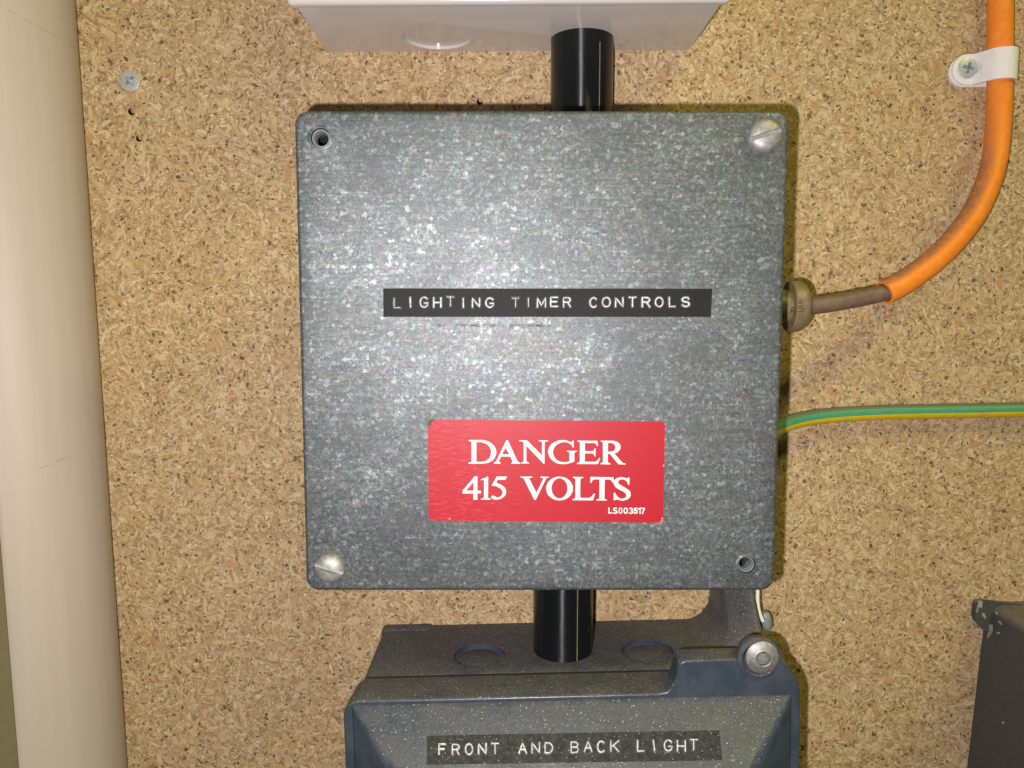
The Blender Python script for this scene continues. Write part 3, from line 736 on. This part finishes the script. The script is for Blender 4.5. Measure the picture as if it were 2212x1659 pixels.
for i in range(10):
    x = xp + HW * (1 - cos(i / 9 * pi / 2)); path.append((x, -.0013, x))
xs = xc - rc - .0042
path.append((xs, -.0013, xs))
for i in range(1, 9):                                 # sweep up onto the cable
    t = i / 8; e = t * t * (3 - 2 * t)
    x = xs + (xc - rc * .55 - xs) * t; y = -.0013 + (yc - rc * .84 + .0013) * e
    path.append((x, y, x))
for i in range(0, 11):
    a = radians(118 - i * 11.8 * 1.0); path.append((xc + rc * cos(a), yc - rc * sin(a), 1))
path.append((xc + rc, -.0002, 1))
bm = bmesh.new(); strap(bm, path, th, lambda s: pad_w(s) if s < 1 else HW, cz); fix(bm); 
st_ = finish('strap', bm, MT['white'], cl, 45); cut(st_, [cyl(at(2091, 147, -.0026), (0, 1, 0), .0036, -.003, .006, 24)])
bm = bmesh.new()
xq = xp - .0006
path2 = [(xq + HW * (1 - cos(i / 9 * pi / 2)), -.0001, xq + HW * (1 - cos(i / 9 * pi / 2))) for i in range(10)] + [(xc + rc, -.0001, 9)]
def pad_w2(x):
    d = HW - (x - xq); return math.sqrt(max(2e-8, HW * HW - d * d)) if d > 0 else HW
strap(bm, path2, .0011, pad_w2, cz - .0005); fix(bm); st_ = finish('base_pad', bm, MT['white'], cl, 45); cut(st_, [cyl(at(2091, 147, -.0026), (0, 1, 0), .0036, -.003, .006, 24)])
cut(wall, [cyl(at(2091, 147, -.0026), (0, 1, 0), .0036, .001, .006, 24)])
for p_ in wall.data.polygons: p_.use_smooth = False
cross_head('screw', at(2091, 147, -.0026), .0040, radians(-13), cl, .0005)

ew = thing('earth_wire', 'green and yellow striped earth wire running right from the galvanised box', 'wire', at(1690, 918, -.02))
EP = smooth_path([at(1600, 957, -.034), at(1650, 936, -.026), at(1690, 918.5, -.0185), at(1740, 905, -.0115), at(1810, 896.5, -.0068), at(1900, 891.5, -.005), at(2000, 889, -.0042), at(2110, 887, -.004), at(2212, 885, -.004), at(2330, 883, -.004), at(2700, 880, -.004)], 8)
bm = bmesh.new()
def stripe(a):                                       # angle measured from the front; tube frame: u = front, v = t x u
    d = math.degrees(a) % 360
    return 1 if 8 < d < 118 else 0
tube(bm, EP, .00305, 48, matf=stripe)
fix(bm); finish('insulation', bm, MT['green'], ew, 40, [MT['green'], MT['yellow']])

# ------------------------------------------------------------------ dusty switch box below
LB = Vector((.0202, 0, -.1312)); LR = radians(1.45)
sb = thing('switch_box', 'dusty slate blue switch box below, tape label FRONT AND BACK LIGHT', 'switch box', LB)
def fin_l(name, bm, mat, parent=sb, smooth=38):
    rotated(bm, LB, LR); return finish(name, fix(bm), mat, parent, smooth)
T = LB.z
bm = bmesh.new(); prism(bm, rrect(-.0553, .0945, T - .12, T, (.003, .003, .0025, .004), 6), 0, -.0456, .0006, 2)
body = fin_l('body', bm, MT['dusty'])
KN = [at(1035, 1409, -.0304).x, at(1399, 1405, -.0304).x]
def kpt(x, y): return LB + Matrix.Rotation(-LR, 3, 'Y') @ Vector((x - LB.x, y, 0))
AX = Matrix.Rotation(-LR, 3, 'Y') @ Vector((0, 0, 1))
cut(body, [cyl(kpt(x, -.0300), AX, .0100, -.0019, .003, 48) for x in KN])
for x in KN:
    bm = bmesh.new(); q = kpt(x, -.0300)
    lathe(bm, [(0, -.0012), (.0074, -.0012), (.0079, -.0014), (.0080, -.0022)], q, AX, 48)
    finish('knockout', fix(bm), MT['dusty'], sb)
bm = bmesh.new(); prism(bm, rrect(-.0551, -.034, T - .004, T + .0007, (.0003, .0003, .0005, .002), 4), 0, -.006, .0018, 3)
fin_l('back_lip', bm, MT['dusty'])
# mounting lug with gusset, rising behind the galvanised box
bm = bmesh.new(); rings = []
HS = [-.004, 0] + [.0105 * (1 - cos(k / 10 * pi / 2)) for k in range(1, 11)] + [.014, .02, .027, .034, .0385]
for i, h in enumerate(HS):
    hh = min(max(h, 0), .0105); fil = .0105 - math.sqrt(max(0, .0105 ** 2 - (.0105 - hh) ** 2))
    xl2 = .0838 - fil + .0008 * max(0, h) / .04; yf = -.0455 + .026 * min(1, max(0, h + .002) / .036)
    xr2 = .0943; c_ = .0045
    rings.append([(xl2, -.0002, T + h), (xr2, -.0002, T + h), (xr2, yf + .001, T + h), (xr2 - .001, yf, T + h), (xl2 + c_ + .004, yf, T + h), (xl2 + .001, yf + c_ + .004, T + h), (xl2, yf + .012, T + h)])
loft(bm, rings); fin_l('mounting_lug', bm, MT['dusty2'])
# hinged lid: rim with raised tab, then sloping cushion
XL, XR = -.0583, .0990
def rim(tab, g):
    pts = rrect(XL + g, XR - g, T - .13, T + .0004 - g, (.004, .004, .006, .006), 6)
    if not tab: return pts
    top = .0120
    low = [q for q in pts if q[1] < T - .05]
    right = [(XR - g, T - .001), (XR - .0006, T + .0025), (XR - .0026, T + .0068), (XR - .0056, T + top - .0012), (XR - .0074, T + top)]
    left = [(.0595, T + top), (.0578, T + top - .0008), (.0570, T + top - .0024), (.0565, T + .0062), (.0552, T + .0030), (.0530, T + .0008), (.0500, T + .0004)]
    tl = [q for q in pts if q[1] > T - .05 and q[0] < 0]
    return low + right + left + tl
bm = bmesh.new(); prism(bm, rrect(-.0549, .0941, T - .12, T - .0001, .003), -.0456, -.0473, .0001, 1); fin_l('gap_shade', bm, MT['wcond'])  # added near-black strip, stands in for the shade in the lid gap
bm = bmesh.new(); prism(bm, rim(False, .0004), -.0473, -.0575, .0002, 1)
fin_l('lid_rim', bm, MT['dusty'])
bm = bmesh.new(); prism(bm, rim(True, 0), -.0555, -.0640, .0009, 4)
# cushion
def cush(e, y, tz): return rrect(XL + .0032 + e, XR - .0032 - e, T - .13 + e, tz, .0012 + e * .16, 6)
ST = T - .0014
rings = []
S1, S2 = (.0, -.0636, ST), (.0205, -.0835, ST - .0205)
for e, y, tz in [(-.0004, -.0625, ST + .0004), (0, -.0641, ST), (.0012, -.0652, ST - .0012), (.0178, -.0815, ST - .0178), (.0192, -.0825, ST - .0192), (.0212, -.0832, ST - .0212)]:
    rings.append([(x, y, z) for x, z in cush(e, y, tz)])
loft(bm, rings)
lidb = fin_l('lid', bm, MT['dusty'], sb, 60)
bc = at(1647.5, 1421.5, -.066)
bm = bmesh.new(); lathe(bm, [(.0058, -.006), (.0076, -.0002), (.0074, .0006), (.0060, .0010), (.0056, .0006)], Vector((bc.x - .0006, -.0640, bc.z - .0009)), (0, -1, 0), 44)
finish('bolt_seat', fix(bm), MT['dusty2'], sb)
bm = bmesh.new(); lathe(bm, [(.0048, -.0012), (.0056, 0), (.0056, .0006), (.0050, .0011), (.0027, .0019), (.0025, .0018), (.0024, .0004), (0, .0004)], Vector((bc.x, -.0650, bc.z)), (0, -1, 0), 44)
bolt = finish('bolt', fix(bm), MT['nickel'], sb)
bm = bmesh.new(); lathe(bm, [(.0021, 0), (.0021, .0014), (.0018, .0018), (0, .0019)], Vector((bc.x, -.0650, bc.z)), (0, -1, 0), 6)
finish('pin', fix(bm), MT['nickel'], bolt, 30)
# tape on the slope
RT = Matrix.Rotation(-LR, 3, 'Y')
sn = (RT @ Vector((0, -1, .985))).normalized()
sp0 = LB + RT @ (Vector((LB.x, -.0652, ST - .0012)) - LB)
# exact slope plane from the two rim lines
pa = LB + RT @ (Vector((LB.x, -.0652, ST - .0012)) - LB); pb_ = LB + RT @ (Vector((LB.x, -.0815, ST - .0178)) - LB)
xd = RT @ Vector((1, 0, 0)); sn = xd.cross(pb_ - pa).normalized()
if sn.y > 0: sn = -sn
sl = lambda x, y: on_plane(x, y, pa, sn)
bm = bmesh.new(); quad_sheet(bm, [sl(922.6, 1589.6), sl(1554, 1577.7), sl(1560, 1642), sl(922.6, 1652)], sn, .00026)
t2 = finish('label_tape', fix(bm), MT['tape2'], sb, 0); t2['label'] = 'dusty black embossed tape reading FRONT AND BACK LIGHT'
cd, ce = crop(1660, 2870, 2212 / 640), crop(2250, 2860, 2212 / 640)
CH = [(cd, [('F', 238, 322, 211, 350), ('R', 420, 512, 217, 354), ('O', 598, 694, 209, 352), ('N', 776, 877, 208, 345), ('T', 956, 1044, 202, 342), ('A', 1324, 1426, 198, 335), ('N', 1502, 1604, 194, 330), ('D', 1680, 1780, 196, 332), ('B', 2034, 2130, 184, 326)]),
      (ce, [('A', 174, 276, 208, 350), ('C', 354, 456, 208, 356), ('K', 534, 640, 204, 345), ('L', 898, 982, 200, 340), ('I', 1112, 1130, 200, 338), ('G', 1262, 1370, 192, 338), ('H', 1440, 1546, 204, 342), ('T', 1614, 1708, 186, 324)])]
hi, mid, lo = bmesh.new(), bmesh.new(), bmesh.new()
for cr, chars in CH: emboss(hi, mid, lo, chars, lambda x, y: sl(*cr(x, y)) + sn * .00026, sn)
finish('lettering', fix(hi), MT['stress'], t2); finish('lettering_groove', fix(mid), MT['tape'], t2); finish('lettering_welt', fix(lo), MT['welt'], t2)

# ------------------------------------------------------------------ thin white cord behind the lug
wc = thing('white_cord', 'thin white cord ending in a grey plug beside the dusty box lug', 'cord', at(1650, 1340, -.020))
bm = bmesh.new(); tube(bm, smooth_path([at(1630, 1230, -.024), at(1636, 1270, -.024), at(1636.5, 1300, -.024), at(1640, 1322, -.024), at(1648, 1342, -.024)], 6), .00075, 12)
finish('wire', fix(bm), MT['white'], wc)
bm = bmesh.new(); a, b = at(1651, 1322, -.016), at(1657, 1360, -.016); ax = (b - a).normalized(); Lp = (b - a).length
lathe(bm, [(0, 0), (.0014, .0001), (.0021, .0010), (.0024, Lp * .5), (.0021, Lp * .85), (.0012, Lp), (0, Lp)], a, ax, 20)
finish('plug', fix(bm), MT['bluegrey'], wc)

# ------------------------------------------------------------------ charcoal box at the right edge: its left side and dusty top
A_, B_ = at(2121, 1372, 0), at(2088, 1659, 0)
bx = thing('charcoal_box', 'charcoal painted box at the right edge with chipped top corner', 'switch box', Vector((B_.x + .04, 0, B_.z)))
dirn = (B_ - A_).normalized(); LO = B_ + dirn * .10
zt = at(2150, 1299, 0).z
def chx(z): return A_.x + (z - A_.z) / (LO.z - A_.z) * (LO.x - A_.x)
bm = bmesh.new()
prism(bm, [(LO.x, LO.z), (LO.x + .12, LO.z), (A_.x + .125, zt + .0010)] + [(chx(zt) + .005 * (1 - cos(a)), zt - .005 * (1 - sin(a))) for a in [pi / 2 - i / 7 * pi / 2 for i in range(8)]][:], 0, -.088, .003, 4); fix(bm)
finish('body', bm, MT['charcoal'], bx, 50)
bm = bmesh.new()                                   # bent-out flange corner against the board
cx_ = chx(zt)
tabp = [(cx_ + .012, zt - .0005), (cx_ + .005, zt + .0002)] + [(at(px, py, -.0042).x, at(px, py, -.0042).z) for px, py in ((2128, 1300.5), (2119, 1301.5), (2114, 1305), (2112, 1318), (2110.5, 1334), (2113, 1345), (2120, 1352), (2127, 1357))] + [(cx_ + .008, zt - .0135)]
prism(bm, tabp[::-1], 0, -.0042, .0009, 3); fix(bm)
finish('flange_corner', bm, MT['charcoal'], bx, 50)
def chip(pts, nrm):
    bm = bmesh.new(); loft(bm, [[q - nrm * .0006 for q in pts], [q + nrm * .00012 for q in pts]]); fix(bm)
    finish('paint_chip', bm, MT['chipped'], bx, 0)
cp = crop(3600, 2250, 926 / 432)
for poly in ([(545, 245), (575, 250), (570, 310), (545, 300), (530, 350), (520, 345)], [(570, 350), (590, 352), (605, 385), (598, 405), (575, 375)]):
    chip([at(*cp(x, y), -.0042) for x, y in poly], Vector((0, -1, 0)))
sp_ = Vector((A_.x, 0, A_.z)); snx = Vector((-dirn.z, 0, dirn.x)); snx = snx if snx.x < 0 else -snx
for poly in ([(635, 445), (655, 450), (655, 505), (635, 545), (615, 568), (618, 540), (628, 500)], [(683, 338), (692, 345), (694, 362), (687, 360)], [(705, 420), (720, 418), (740, 450), (735, 455)], [(700, 515), (718, 510), (715, 528), (702, 530)], [(738, 1268), (750, 1266), (758, 1280), (752, 1288), (742, 1282)]):
    chip([on_plane(*cp(x, y), sp_, snx) for x, y in poly], snx)
